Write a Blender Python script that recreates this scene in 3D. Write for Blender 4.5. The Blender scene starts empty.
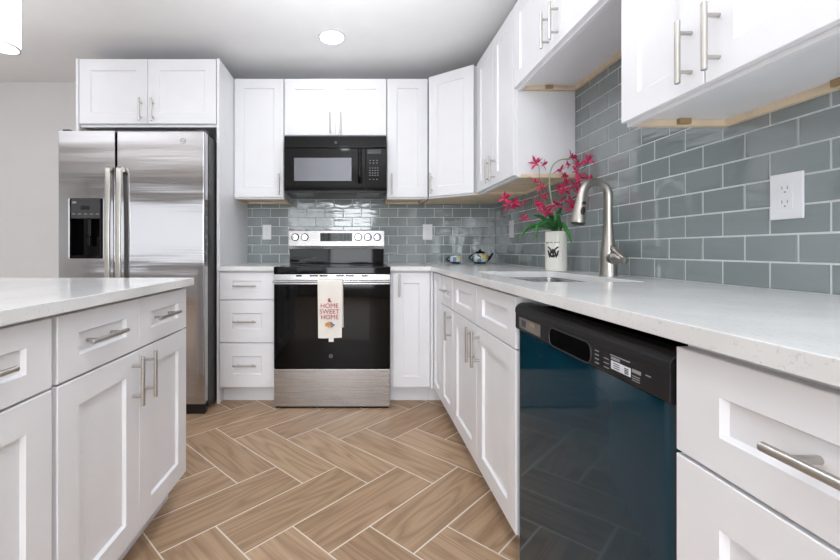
import bpy, bmesh, math, random
from mathutils import Vector, Matrix
random.seed(7)
PI = math.pi
scene = bpy.context.scene
COL = scene.collection

# ------------------------------------------------------------------ camera
F = 376.0; PX0 = 357.4; PY0 = 249.9; H = 1.0365
cd = bpy.data.cameras.new('camera'); cam = bpy.data.objects.new('camera', cd); COL.objects.link(cam)
cd.sensor_fit = 'HORIZONTAL'; cd.sensor_width = 36.0; cd.lens = F / 840 * 36
cd.shift_x = (420 - PX0) / 840; cd.shift_y = -(280 - PY0) / 840
cd.clip_start = 0.02
cam.location = (0, 0, H); cam.rotation_euler = (PI / 2, 0, 0)
scene.camera = cam

# ------------------------------------------------------------------ light and exposure
scene.view_settings.view_transform = 'Standard'
scene.view_settings.look = 'None'
scene.view_settings.gamma = 1.0
scene.view_settings.use_curve_mapping = False
scene.view_settings.exposure = -0.09
w = bpy.data.worlds.new('world'); scene.world = w; w.use_nodes = True
w.node_tree.nodes['Background'].inputs[0].default_value = (0.9, 0.95, 1.0, 1)
w.node_tree.nodes['Background'].inputs[1].default_value = 0.4

def area(name, loc, rot, sx, sy, power, color=(1, 1, 1), shape='RECTANGLE', spread=PI):
    l = bpy.data.lights.new(name, 'AREA'); l.shape = shape; l.size = sx
    if shape in ('RECTANGLE', 'ELLIPSE'): l.size_y = sy
    l.energy = power; l.color = color; l.spread = spread
    o = bpy.data.objects.new(name, l); COL.objects.link(o); o.location = loc; o.rotation_euler = rot
    return o
CEIL = 2.45
YR = -3.2; XL = -5.6
area('daylight_sliding_door', (-0.15, YR + 0.08, 1.20), (PI / 2, 0, 0), 1.0, 1.9, 68, (0.90, 0.95, 1.0))
area('daylight_sliding_door', (-1.2, YR + 0.08, 1.35), (PI / 2, 0, 0), 1.0, 1.5, 20, (0.90, 0.95, 1.0))
area('daylight_window', (-4.1, YR + 0.08, 1.4), (PI / 2, 0, 0), 2.6, 1.34, 15, (0.88, 0.94, 1.0))
area('side_fill', (XL + 0.1, -0.6, 1.2), (PI / 2, 0, -PI / 2), 3.0, 2.0, 6, (0.90, 0.95, 1.0))  # added soft fill at the left wall, no known window there
# added fill panels facing up, brightening the room by way of the ceiling
area('bounce_fill', (0.1, -0.3, 1.3), (PI, 0, 0), 0.7, 1.6, 24, (0.92, 0.96, 1.0), spread=math.radians(115))
area('bounce_fill', (-0.1, 1.2, 1.2), (PI, 0, 0), 1.0, 1.8, 12, (0.92, 0.96, 1.0), spread=math.radians(105))
area('bounce_fill', (-2.9, 0.6, 1.2), (PI, 0, 0), 2.0, 2.4, 36, (0.92, 0.96, 1.0), spread=math.radians(115))
for (lx, ly, lp) in ((-0.169, 2.496, 1.5), (-0.17, 1.55, 4.0), (-0.17, 0.3, 1.2), (-1.9, 0.95, 1.2), (-1.9, -0.7, 1.2)):
    area('downlight_lamp', (lx, ly, CEIL - 0.012), (0, 0, 0), 0.13, 0.13, lp, (0.95, 0.97, 1.0), 'DISK')

# ------------------------------------------------------------------ materials
def lin(c):
    c = c / 255.0
    return c / 12.92 if c <= 0.04045 else ((c + 0.055) / 1.055) ** 2.4
def rgb(r, g, b): return (lin(r), lin(g), lin(b), 1.0)
class N:
    def __init__(s, name):
        s.m = bpy.data.materials.new(name); s.m.use_nodes = True
        s.t = s.m.node_tree; s.b = s.t.nodes['Principled BSDF']
    def n(s, typ, **kw):
        x = s.t.nodes.new(typ)
        for k, v in kw.items(): setattr(x, k, v)
        return x
    def l(s, a, b): s.t.links.new(a, b)
    def ramp(s, src, stops):
        r = s.n('ShaderNodeValToRGB'); s.l(src, r.inputs[0])
        e = r.color_ramp.elements
        while len(e) > 1: e.remove(e[0])
        e[0].position = stops[0][0]; e[0].color = stops[0][1]
        for p, c in stops[1:]:
            k = e.new(p); k.color = c
        return r.outputs[0]
    def bump(s, src, strength, dist=0.01):
        b = s.n('ShaderNodeBump'); b.inputs['Strength'].default_value = strength; b.inputs['Distance'].default_value = dist
        s.l(src, b.inputs['Height']); s.l(b.outputs[0], s.b.inputs['Normal'])
    def coord(s, scale, which='Object'):
        tc = s.n('ShaderNodeTexCoord'); mp = s.n('ShaderNodeMapping'); mp.inputs['Scale'].default_value = scale
        s.l(tc.outputs[which], mp.inputs[0]); return mp.outputs[0]
    def noise(s, vec, scale, detail=2.0, rough=0.5, dist=0.0):
        x = s.n('ShaderNodeTexNoise'); x.inputs['Scale'].default_value = scale; x.inputs['Detail'].default_value = detail
        x.inputs['Roughness'].default_value = rough; x.inputs['Distortion'].default_value = dist
        if vec is not None: s.l(vec, x.inputs['Vector'])
        return x.outputs['Fac']
def mat(name, col, rough=0.5, metal=0.0, emit=None, es=0.0, spec=0.5, vary=0.03, coat=0.0, alpha=None, trans=0.0, ior=None):
    k = N(name); b = k.b
    b.inputs['Roughness'].default_value = rough; b.inputs['Metallic'].default_value = metal
    b.inputs['Specular IOR Level'].default_value = spec
    b.inputs['Coat Weight'].default_value = coat; b.inputs['Transmission Weight'].default_value = trans
    if ior: b.inputs['IOR'].default_value = ior
    nz = k.noise(k.coord((1, 1, 1)), 9.0, 3)
    lo = tuple(c * (1 - vary) for c in col[:3]) + (1,); hi = tuple(min(1, c * (1 + vary)) for c in col[:3]) + (1,)
    k.l(k.ramp(nz, [(0.3, lo), (0.7, hi)]), b.inputs['Base Color'])
    if emit: b.inputs['Emission Color'].default_value = emit; b.inputs['Emission Strength'].default_value = es
    return k.m
M = {}
M['white'] = mat('cabinet_white', rgb(240, 240, 243), 0.33, vary=0.01)
M['ceiling'] = mat('ceiling_paint', rgb(244, 244, 245), 0.9, vary=0.01)
M['wall'] = mat('wall_paint', rgb(222, 221, 221), 0.8, vary=0.01)
M['raw'] = mat('raw_wood', rgb(232, 212, 184), 0.7, vary=0.1)
M['grout'] = mat('grout', rgb(222, 226, 226), 0.8)
M['fgrout'] = mat('floor_grout', rgb(236, 228, 218), 0.85)
M['nickel'] = mat('brushed_nickel', rgb(196, 193, 188), 0.28, 1.0)
M['faucet'] = mat('faucet_nickel', rgb(176, 172, 166), 0.33, 1.0)
M['chrome'] = mat('chrome', rgb(225, 225, 228), 0.1, 1.0)
M['black'] = mat('black_plastic', rgb(22, 22, 24), 0.35)
M['blackglass'] = mat('black_glass', rgb(8, 8, 9), 0.05, spec=0.2)
M['windowglass'] = mat('oven_window_glass', rgb(14, 13, 13), 0.06, spec=0.28)
M['darkgrey'] = mat('dark_grey', rgb(52, 51, 52), 0.4)
M['dwgrey'] = mat('dishwasher_control', rgb(31, 31, 33), 0.35, spec=0.3)
M['void'] = mat('matt_black', rgb(4, 4, 4), 0.9, spec=0.05)
M['film'] = mat('blue_film', rgb(10, 52, 68), 0.06, spec=0.5, vary=0.12)
M['plate'] = mat('white_plastic', rgb(238, 238, 242), 0.3)
M['slot'] = mat('slot_dark', rgb(70, 70, 74), 0.6)
M['cloth'] = mat('cotton', rgb(238, 234, 226), 0.95)
M['red'] = mat('red_thread', rgb(186, 62, 74), 0.9)
M['orange'] = mat('orange_thread', rgb(232, 176, 112), 0.9)
M['bluet'] = mat('blue_thread', rgb(120, 130, 160), 0.9)
M['ceramic'] = mat('cream_ceramic', rgb(232, 230, 222), 0.22)
M['ink'] = mat('black_ink', rgb(40, 38, 36), 0.6)
M['blackglaze'] = mat('black_glaze', rgb(16, 18, 22), 0.1)
M['magenta'] = mat('magenta_petal', rgb(206, 40, 96), 0.55, vary=0.25)
M['leaf'] = mat('leaf_green', rgb(46, 112, 50), 0.45, vary=0.3)
M['stem'] = mat('stem_green', rgb(150, 178, 140), 0.5, vary=0.1)
M['twig'] = mat('twig', rgb(96, 104, 76), 0.7, vary=0.1)
M['lamp'] = mat('lit_lens', rgb(255, 250, 240), 0.5, emit=(1, 0.97, 0.92, 1), es=9.0)
M['lampglass'] = mat('lit_crystal_glass', rgb(245, 247, 250), 0.15, emit=(1, 0.98, 0.95, 1), es=1.15, trans=0.3)
M['bracket'] = mat('tan_plastic', rgb(168, 140, 104), 0.6)
M['print'] = mat('print_grey', rgb(150, 150, 152), 0.6)
M['sticker'] = mat('grey_sticker', rgb(122, 116, 112), 0.4, vary=0.15)
M['label'] = mat('white_label', rgb(226, 228, 236), 0.5)
M['mwwin'] = mat('microwave_window', rgb(108, 109, 114), 0.25, 0.7)
M['filter'] = mat('grease_filter', rgb(110, 106, 104), 0.5, 0.6)
M['display'] = mat('display', rgb(26, 30, 32), 0.1)

def steel(name, col, rough, wav, stretch, fine=0.0):
    k = N(name); b = k.b
    b.inputs['Metallic'].default_value = 1.0; b.inputs['Base Color'].default_value = col
    grain = k.noise(k.coord((2, 2, 600)), 1.0, 2)
    mr = k.n('ShaderNodeMapRange'); mr.inputs['To Min'].default_value = rough * 0.8; mr.inputs['To Max'].default_value = rough * 1.25
    k.l(grain, mr.inputs['Value']); k.l(mr.outputs[0], b.inputs['Roughness'])
    h = k.noise(k.coord(stretch), 1.0, 1.0)
    if fine:
        f = k.noise(k.coord((2.2, 2.2, 70)), 1.0, 1.0)
        m = k.n('ShaderNodeMath', operation='MULTIPLY_ADD'); m.inputs[1].default_value = fine
        k.l(f, m.inputs[0]); k.l(h, m.inputs[2]); h = m.outputs[0]
    k.bump(h, wav, 0.02)
    return k.m
M['steel'] = steel('stainless_steel', rgb(184, 183, 184), 0.26, 0.10, (9, 9, 0.5))
M['fsteel'] = steel('fridge_steel', rgb(188, 187, 189), 0.11, 0.2, (0.8, 0.8, 8), 0.06)
M['sinksteel'] = steel('sink_steel', rgb(200, 200, 202), 0.25, 0.1, (6, 6, 6))

def tile_mat():
    k = N('grey_glass_tile'); b = k.b
    at = k.n('ShaderNodeAttribute', attribute_name='UVMap')
    uv = k.n('ShaderNodeUVMap', uv_map='rand')
    sep = k.n('ShaderNodeSeparateXYZ'); k.l(uv.outputs[0], sep.inputs[0])
    k.l(k.ramp(sep.outputs[0], [(0.0, rgb(131, 140, 141)), (0.5, rgb(136, 145, 146)), (1.0, rgb(142, 150, 151))]), b.inputs['Base Color'])
    b.inputs['Roughness'].default_value = 0.07; b.inputs['Specular IOR Level'].default_value = 0.55
    b.inputs['Coat Weight'].default_value = 0.8; b.inputs['Coat Roughness'].default_value = 0.03
    k.bump(k.noise(k.coord((8, 8, 40)), 1.0, 2), 0.22, 0.006)
    for n_ in k.t.nodes:
        if n_.type == 'BUMP': k.l(n_.outputs[0], b.inputs['Coat Normal'])
    return k.m
M['tile'] = tile_mat()

def wood_mat():
    k = N('wood_look_plank_tile'); b = k.b
    uv = k.n('ShaderNodeUVMap', uv_map='plank'); rn = k.n('ShaderNodeUVMap', uv_map='rand')
    sep = k.n('ShaderNodeSeparateXYZ'); k.l(rn.outputs[0], sep.inputs[0])
    mp = k.n('ShaderNodeMapping'); mp.inputs['Scale'].default_value = (0.9, 8.5, 1); k.l(uv.outputs[0], mp.inputs[0])
    n1 = k.noise(mp.outputs[0], 1.0, 2.0, 0.45, 0.15)
    # growth rings: contour lines of a stretched noise
    mu = k.n('ShaderNodeMath', operation='MULTIPLY'); mu.inputs[1].default_value = 9.0; k.l(n1, mu.inputs[0])
    fr = k.n('ShaderNodeMath', operation='PINGPONG'); fr.inputs[1].default_value = 0.5; k.l(mu.outputs[0], fr.inputs[0])
    mp2 = k.n('ShaderNodeMapping'); mp2.inputs['Scale'].default_value = (2.2, 130, 1); k.l(uv.outputs[0], mp2.inputs[0])
    n2 = k.noise(mp2.outputs[0], 1.0, 3, 0.6)
    base = k.ramp(sep.outputs[0], [(0.0, rgb(170, 141, 114)), (0.35, rgb(183, 154, 125)), (0.7, rgb(176, 147, 119)), (1.0, rgb(194, 165, 136))])
    ring = k.ramp(fr.outputs[0], [(0.0, (0.66, 0.61, 0.57, 1)), (0.12, (0.84, 0.81, 0.79, 1)), (0.3, (1.0, 0.99, 0.98, 1)), (0.5, (1.12, 1.12, 1.12, 1))])
    fine = k.ramp(n2, [(0.3, (0.84, 0.83, 0.82, 1)), (0.65, (1.06, 1.06, 1.06, 1))])
    m1 = k.n('ShaderNodeMixRGB', blend_type='MULTIPLY'); m1.inputs[0].default_value = 0.75
    m2 = k.n('ShaderNodeMixRGB', blend_type='MULTIPLY'); m2.inputs[0].default_value = 0.8
    k.l(base, m1.inputs[1]); k.l(ring, m1.inputs[2]); k.l(m1.outputs[0], m2.inputs[1]); k.l(fine, m2.inputs[2])
    k.l(m2.outputs[0], b.inputs['Base Color'])
    b.inputs['Roughness'].default_value = 0.38; b.inputs['Specular IOR Level'].default_value = 0.35
    return k.m
M['wood'] = wood_mat()

def quartz():
    k = N('white_quartz'); b = k.b
    v = k.coord((1, 1, 1))
    cloud = k.ramp(k.noise(v, 7, 4), [(0.35, rgb(226, 226, 225)), (0.7, rgb(235, 235, 235))])
    sp = k.ramp(k.noise(v, 130, 2, 0.7), [(0.0, (1, 1, 1, 1)), (0.60, (1, 1, 1, 1)), (0.68, (0.88, 0.88, 0.87, 1))])
    sp2 = k.ramp(k.noise(v, 55, 2, 0.6), [(0.0, (1, 1, 1, 1)), (0.68, (1, 1, 1, 1)), (0.74, (0.86, 0.86, 0.85, 1))])
    a = k.n('ShaderNodeMixRGB', blend_type='MULTIPLY'); a.inputs[0].default_value = 1.0
    c = k.n('ShaderNodeMixRGB', blend_type='MULTIPLY'); c.inputs[0].default_value = 1.0
    k.l(cloud, a.inputs[1]); k.l(sp, a.inputs[2]); k.l(a.outputs[0], c.inputs[1]); k.l(sp2, c.inputs[2])
    k.l(c.outputs[0], b.inputs['Base Color'])
    b.inputs['Roughness'].default_value = 0.13; b.inputs['Specular IOR Level'].default_value = 0.5
    return k.m
M['quartz'] = quartz()

def painted():
    k = N('painted_flower_glaze'); b = k.b
    v = k.n('ShaderNodeTexVoronoi'); v.inputs['Scale'].default_value = 26.0; k.l(k.coord((1, 1, 0.8)), v.inputs['Vector'])
    sep = k.n('ShaderNodeSeparateXYZ'); k.l(v.outputs['Color'], sep.inputs[0])
    c = k.ramp(sep.outputs[0], [(0.0, rgb(208, 222, 226)), (0.38, rgb(112, 146, 172)), (0.55, rgb(226, 232, 232)), (0.7, rgb(228, 196, 96)), (0.88, rgb(70, 96, 84))])
    for n_ in k.t.nodes:
        if n_.type == 'VALTORGB': n_.color_ramp.interpolation = 'CONSTANT'
    k.l(c, b.inputs['Base Color']); b.inputs['Roughness'].default_value = 0.12
    return k.m
M['painted'] = painted()

# ------------------------------------------------------------------ mesh helpers
INV = {}
def empty(name, loc, rz=0.0):
    o = bpy.data.objects.new(name, None); COL.objects.link(o)
    o.location = loc; o.rotation_euler = (0, 0, rz); o.empty_display_size = 0.05
    INV[o.name] = (Matrix.Translation(loc) @ Matrix.Rotation(rz, 4, 'Z')).inverted()
    return o
def tag(o, label=None, cat=None, group=None, kind=None):
    if label: o['label'] = label
    if cat: o['category'] = cat
    if group: o['group'] = group
    if kind: o['kind'] = kind
    return o
def root_of(o):
    while o.parent: o = o.parent
    return o

class MB:
    def __init__(s): s.bm = bmesh.new()
    def box(s, x0, x1, y0, y1, z0, z1, bev=0.0, seg=2):
        t = bmesh.new()
        bmesh.ops.create_cube(t, size=1)
        for v in t.verts:
            v.co = Vector(((x0 + x1) / 2 + v.co.x * (x1 - x0), (y0 + y1) / 2 + v.co.y * (y1 - y0), (z0 + z1) / 2 + v.co.z * (z1 - z0)))
        if bev: bmesh.ops.bevel(t, geom=list(t.edges), offset=bev, segments=seg, profile=0.5, affect='EDGES')
        s.merge(t); return s
    def merge(s, t, mtx=None):
        if mtx is not None: t.transform(mtx)
        me = bpy.data.meshes.new('tmp'); t.to_mesh(me); t.free(); s.bm.from_mesh(me); bpy.data.meshes.remove(me)
    def loops(s, rings, close=True, cap0=True, cap1=True):
        bm = s.bm; R = [[bm.verts.new(p) for p in r] for r in rings]
        n = len(R[0])
        for a, b in zip(R, R[1:]):
            for i in range(n if close else n - 1):
                j = (i + 1) % n
                bm.faces.new((a[i], a[j], b[j], b[i]))
        if cap0: bm.faces.new(R[0][::-1])
        if cap1: bm.faces.new(R[-1])
        return s
    def tube(s, pts, rad, n=12, ry=None, up=None):
        pts = [Vector(p) for p in pts]; rings = []
        rads = rad if isinstance(rad, (list, tuple)) else [rad] * len(pts)
        d0 = (pts[1] - pts[0]).normalized()
        u = Vector(up) if up else (Vector((0, 0, 1)) if abs(d0.z) < 0.9 else Vector((1, 0, 0)))
        for i, p in enumerate(pts):
            d = (pts[min(i + 1, len(pts) - 1)] - pts[max(i - 1, 0)]).normalized()
            a = d.cross(u).normalized(); b = a.cross(d).normalized(); u = b
            k = (ry / rads[i]) if ry else 1.0
            rings.append([p + a * math.cos(t) * rads[i] + b * math.sin(t) * rads[i] * k for t in [2 * PI * q / n for q in range(n)]])
        return s.loops(rings)
    def lathe(s, prof, c=(0, 0, 0), n=32, axis='Z'):
        c = Vector(c); rings = []
        for r, h in prof:
            r = max(r, 1e-4); ring = []
            for q in range(n):
                t = 2 * PI * q / n; x, y = r * math.cos(t), r * math.sin(t)
                if axis == 'Z': v = Vector((x, y, h))
                elif axis == 'Y': v = Vector((x, h, y))
                else: v = Vector((h, x, y))
                ring.append(c + v)
            rings.append(ring)
        closed = (Vector(prof[0]) - Vector(prof[-1])).length < 1e-6
        return s.loops(rings, cap0=not closed, cap1=not closed)
    def prism(s, poly, a0, a1, axis='X', bev=0.0):
        def P(u, v, a):
            return {'X': (a, u, v), 'Y': (u, a, v), 'Z': (u, v, a)}[axis]
        t = bmesh.new()
        A = [t.verts.new(P(u, v, a0)) for u, v in poly]; B = [t.verts.new(P(u, v, a1)) for u, v in poly]
        n = len(poly)
        for i in range(n): t.faces.new((A[i], A[(i + 1) % n], B[(i + 1) % n], B[i]))
        t.faces.new(A[::-1]); t.faces.new(B)
        bmesh.ops.recalc_face_normals(t, faces=t.faces)
        if bev: bmesh.ops.bevel(t, geom=list(t.edges), offset=bev, segments=2, profile=0.5, affect='EDGES')
        s.merge(t); return s
    def grid(s, xs, ys, keep, z0, z1, bev=0.0, plane='XY', hole_r=0.0, hole_pts=()):
        """solid slab made of grid cells; keep(i,j) says which cells exist"""
        t = bmesh.new(); vt = {}
        def V(i, j, k):
            if (i, j, k) not in vt:
                a, b, c = xs[i], ys[j], (z0, z1)[k]
                vt[(i, j, k)] = t.verts.new((a, b, c) if plane == 'XY' else (a, c, b))
            return vt[(i, j, k)]
        nx, ny = len(xs) - 1, len(ys) - 1
        K = lambda i, j: 0 <= i < nx and 0 <= j < ny and keep(i, j)
        for i in range(nx):
            for j in range(ny):
                if not K(i, j): continue
                t.faces.new((V(i, j, 0), V(i, j + 1, 0), V(i + 1, j + 1, 0), V(i + 1, j, 0)))
                t.faces.new((V(i, j, 1), V(i + 1, j, 1), V(i + 1, j + 1, 1), V(i, j + 1, 1)))
                if not K(i - 1, j): t.faces.new((V(i, j, 0), V(i, j, 1), V(i, j + 1, 1), V(i, j + 1, 0)))
                if not K(i + 1, j): t.faces.new((V(i + 1, j, 0), V(i + 1, j + 1, 0), V(i + 1, j + 1, 1), V(i + 1, j, 1)))
                if not K(i, j - 1): t.faces.new((V(i, j, 0), V(i + 1, j, 0), V(i + 1, j, 1), V(i, j, 1)))
                if not K(i, j + 1): t.faces.new((V(i, j + 1, 0), V(i, j + 1, 1), V(i + 1, j + 1, 1), V(i + 1, j + 1, 0)))
        bmesh.ops.recalc_face_normals(t, faces=t.faces)
        if hole_r:
            es = [e for e in t.edges if all(any((v.co.xy - Vector(h)).length < 1e-4 for h in hole_pts) for v in e.verts) and abs(e.verts[0].co.z - e.verts[1].co.z) > 1e-4]
            bmesh.ops.bevel(t, geom=es, offset=hole_r, segments=5, profile=0.5, affect='EDGES')
        if bev:
            es = [e for e in t.edges if len(e.link_faces) == 2 and e.calc_face_angle(0) > 0.6]
            bmesh.ops.bevel(t, geom=es, offset=bev, segments=2, profile=0.5, affect='EDGES')
        s.merge(t); return s
    def build(s, name, m, parent=None, label=None, world=False, smooth=True, angle=35):
        bm = s.bm
        if world and parent is not None: bm.transform(INV[root_of(parent).name])
        bmesh.ops.recalc_face_normals(bm, faces=bm.faces)
        if smooth:
            for f in bm.faces: f.smooth = True
            for e in bm.edges:
                if len(e.link_faces) == 2 and e.calc_face_angle(0) > math.radians(angle): e.smooth = False
        me = bpy.data.meshes.new(name); bm.to_mesh(me); bm.free()
        for x in (m if isinstance(m, list) else [m]): me.materials.append(M[x] if isinstance(x, str) else x)
        o = bpy.data.objects.new(name, me); COL.objects.link(o)
        if parent is not None: o.parent = parent
        if smooth and max(f.area for f in me.polygons) > 0.12 * sum(f.area for f in me.polygons):
            wn = o.modifiers.new('weighted_normal', 'WEIGHTED_NORMAL'); wn.keep_sharp = True; wn.weight = 100
        if label: o['label'] = label
        return o

def text_mesh(mb, body, cx, cz, y, height, width=None, axis='XZ', depth=0.0006):
    """flat lettering facing -Y"""
    cu = bpy.data.curves.new('t', 'FONT'); cu.body = body; cu.align_x = 'CENTER'; cu.size = 1.0; cu.extrude = 0.0
    to = bpy.data.objects.new('t', cu); COL.objects.link(to)
    dg = bpy.context.evaluated_depsgraph_get()
    me = bpy.data.meshes.new_from_object(to.evaluated_get(dg))
    bpy.data.objects.remove(to); bpy.data.curves.remove(cu)
    t = bmesh.new(); t.from_mesh(me); bpy.data.meshes.remove(me)
    xs = [v.co.x for v in t.verts]; ys = [v.co.y for v in t.verts]
    sx0, sx1, sy0, sy1 = min(xs), max(xs), min(ys), max(ys)
    k = height / (sy1 - sy0); kx = (width / (sx1 - sx0)) if width else k
    for v in t.verts:
        v.co = Vector((cx + (v.co.x - (sx0 + sx1) / 2) * kx, y, cz + (v.co.y - (sy0 + sy1) / 2) * k))
    ex = bmesh.ops.extrude_face_region(t, geom=list(t.faces))
    for v in [g for g in ex['geom'] if isinstance(g, bmesh.types.BMVert)]: v.co.y -= depth
    mb.merge(t)

def bits(name, m, parent, boxes, world=True):
    for b in boxes: MB().box(*b).build(name, m, parent, world=world)
def disc(mb, cx, cy, cz, r, axis='Z', h=0.001, n=24):
    mb.lathe([(r, 0), (r, h)], (cx, cy, cz), n, axis)

# ------------------------------------------------------------------ the setting
XW = 1.158; YB = 3.157          # tile faces of right and back wall
ZC = 0.926                      # countertop
def struct(name, mb, m, label=None):
    o = mb.build(name, m, smooth=False); o['kind'] = 'structure'
    if label: o['label'] = label
    return o
struct('ceiling', MB().box(XL - 0.1, XW + 0.11, YR - 0.1, YB + 0.11, CEIL, CEIL + 0.1), 'ceiling')
wall_back = struct('wall_back', MB().box(XL - 0.1, XW + 0.11, YB + 0.01, YB + 0.11, 0, CEIL), 'wall')
wall_right = struct('wall_right', MB().box(XW + 0.01, XW + 0.11, YR, YB + 0.01, 0, CEIL), 'wall')
struct('wall_left', MB().box(XL - 0.1, XL, YR, YB + 0.01, 0, CEIL), 'wall')
struct('wall_rear', MB().box(XL, XW + 0.01, YR - 0.1, YR, 0, CEIL), 'wall')

# floor: herringbone planks as one mesh over the grout bed
def floor():
    bm = bmesh.new(); K = 1.122; W = 0.2047; OX, OY = -0.0985, 1.798 * K; g = 0.0029
    uvp = bm.loops.layers.uv.new('plank'); uvr = bm.loops.layers.uv.new('rand')
    r2 = 2 ** -0.5
    x0, x1, y0, y1 = XL, XW + 0.01, YR, YB + 0.01
    q = [bm.verts.new(p) for p in ((x0, y0, -0.0012), (x1, y0, -0.0012), (x1, y1, -0.0012), (x0, y1, -0.0012))]
    bm.faces.new(q).material_index = 1
    def clip(poly, ax, lim, sgn):
        out = []
        for i in range(len(poly)):
            a, b = poly[i], poly[(i + 1) % len(poly)]
            ia, ib = sgn * (a[0][ax] - lim) <= 0, sgn * (b[0][ax] - lim) <= 0
            if ia: out.append(a)
            if ia != ib:
                t = (lim - a[0][ax]) / (b[0][ax] - a[0][ax])
                out.append(tuple(tuple(p + (s - p) * t for p, s in zip(u, v)) for u, v in zip(a, b)))
        return out
    for m in range(-12, 14):
        for n in range(-44, 44):
            for kind in (0, 1):
                u0, u1, v0, v1 = ((-3, 0, -1, 0), (0, 1, -1, 2))[kind]
                su, sv = n + 3 * m, -n + 3 * m
                c = [(u0 * W + g, v0 * W + g), (u1 * W - g, v0 * W + g), (u1 * W - g, v1 * W - g), (u0 * W + g, v1 * W - g)]
                poly = []
                rx, ry = random.random() * 50, random.random() * 50
                rr = random.random()
                for (u, v) in c:
                    uu, vv = u + su * W, v + sv * W
                    X = OX + (uu - vv) * r2; Y = (OY + (uu + vv) * r2) / K
                    l = (u + rx, v + ry) if kind == 0 else (v + rx, u + ry)
                    poly.append(((X, Y), l))
                for ax, lim, sg in ((0, x0, -1), (0, x1, 1), (1, y0, -1), (1, y1, 1)):
                    if poly: poly = clip(poly, ax, lim, sg)
                if len(poly) < 3: continue
                f = bm.faces.new([bm.verts.new((p[0][0], p[0][1], 0.0)) for p in poly])
                for lp, p in zip(f.loops, poly): lp[uvp].uv = p[1]; lp[uvr].uv = (rr, 0)
    # slab under the tiles
    t = MB(); t.box(x0, x1, y0, y1, -0.08, -0.002)
    me = bpy.data.meshes.new('tmp'); t.bm.to_mesh(me); t.bm.free()
    nf = len(bm.faces); bm.from_mesh(me); bpy.data.meshes.remove(me); bm.faces.ensure_lookup_table()
    for f in bm.faces[nf:]: f.material_index = 1
    bmesh.ops.recalc_face_normals(bm, faces=bm.faces)
    for f in bm.faces:
        if f.normal.z < 0 and f.calc_center_median().z > -0.0015: f.normal_flip()
    me = bpy.data.meshes.new('floor'); bm.to_mesh(me); bm.free()
    me.materials.append(M['wood']); me.materials.append(M['fgrout'])
    o = bpy.data.objects.new('floor', me); COL.objects.link(o); o['kind'] = 'structure'
    return o
floor()

# glazed wall tile: running bond, each tile a bevelled pane on the grout bed
def tiles(name, wall, a0, a1, z0, z1, pitch, joint, face, cuts=()):
    """a = running coordinate (X on the back wall, -Y on the right wall); face(a, d, z) -> world point, d = distance off the wall"""
    bm = bmesh.new(); uvr = bm.loops.layers.uv.new('rand')
    ph = 0.0765; g = 0.0027; bv = 0.0016; th = 0.0
    q = [bm.verts.new(face(a, -0.0025, z)) for a, z in ((a0, z0), (a1, z0), (a1, z1), (a0, z1))]
    bm.faces.new(q).material_index = 1
    row = 0
    while ZC + row * ph < z1 - 0.004:
        b0 = ZC + row * ph; b1 = min(b0 + ph, z1)
        j0 = joint + (row % 2) * pitch / 2
        k = math.floor((a0 - j0) / pitch)
        while j0 + k * pitch < a1:
            p0 = max(j0 + k * pitch, a0); p1 = min(j0 + (k + 1) * pitch, a1); k += 1
            if p1 - p0 < 0.008: continue
            rr = random.random(); t1, t2 = random.uniform(-1, 1) * 0.0005, random.uniform(-1, 1) * 0.0005
            o_ = [(p0 + g, b0 + g), (p1 - g, b0 + g), (p1 - g, b1 - g), (p0 + g, b1 - g)]
            i_ = [(p0 + g + bv, b0 + g + bv), (p1 - g - bv, b0 + g + bv), (p1 - g - bv, b1 - g - bv), (p0 + g + bv, b1 - g - bv)]
            sg = [(-1, -1), (1, -1), (1, 1), (-1, 1)]
            vo = [bm.verts.new(face(a, -0.0024, z)) for a, z in o_]
            vm = [bm.verts.new(face(a, -0.0006, z)) for a, z in o_]
            vi = [bm.verts.new(face(a, s1 * t1 + s2 * t2, z)) for (a, z), (s1, s2) in zip(i_, sg)]
            fs = [bm.faces.new(vi)]
            for A, B in ((vo, vm), (vm, vi)):
                for i in range(4): fs.append(bm.faces.new((A[i], A[(i + 1) % 4], B[(i + 1) % 4], B[i])))
            for f in fs:
                for lp in f.loops: lp[uvr].uv = (rr, 0)
        row += 1
    me = bpy.data.meshes.new(name); bm.to_mesh(me); bm.free()
    me.materials.append(M['tile']); me.materials.append(M['grout'])
    o = bpy.data.objects.new(name, me); COL.objects.link(o); o.parent = wall
    return o
tiles('tile_backsplash', wall_back, -0.926, XW, 0.90, 1.62, 0.153, 0.722, lambda a, d, z: (a, YB - d, z))
tiles('tile_backsplash', wall_right, -YB, 0.25, 0.90, 1.93, 0.1365, -1.0566, lambda a, d, z: (XW - d, -a, z))

# ------------------------------------------------------------------ cabinet kit (local frame: x along the front, y into the wall, front of carcass y=0)
DT = 0.020
def shaker(x0, x1, z0, z1, s=0.062, sr=None, dp=0.010, b=0.005):
    sr = sr or s
    mb = MB(); c = 0.0015
    def R(i, j, y): return [(x0 + i, y, z0 + j), (x1 - i, y, z0 + j), (x1 - i, y, z1 - j), (x0 + i, y, z1 - j)]
    mb.loops([R(0, 0, -0.0005), R(0, 0, -DT + c), R(c, c, -DT), R(s, sr, -DT), R(s + b, sr + b, -DT + dp)])
    return mb
def pull(x, z, vertical, L=0.155, y=-DT, pr=0.034, sp=0.096, r=0.0062):
    mb = MB(); yb = y - pr
    d = Vector((0, 0, 1)) if vertical else Vector((1, 0, 0))
    c = Vector((x, yb, z)); n = 14
    a, b = c - d * L / 2, c + d * L / 2
    mb.tube([a, a + d * 0.0012, b - d * 0.0012, b], [r * 0.85, r, r, r * 0.85], n)
    for s in (-1, 1):
        p = c + d * s * sp / 2
        mb.tube([p, Vector((p.x, y + 0.0002, p.z))], r * 0.8, n)
    return mb
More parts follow.
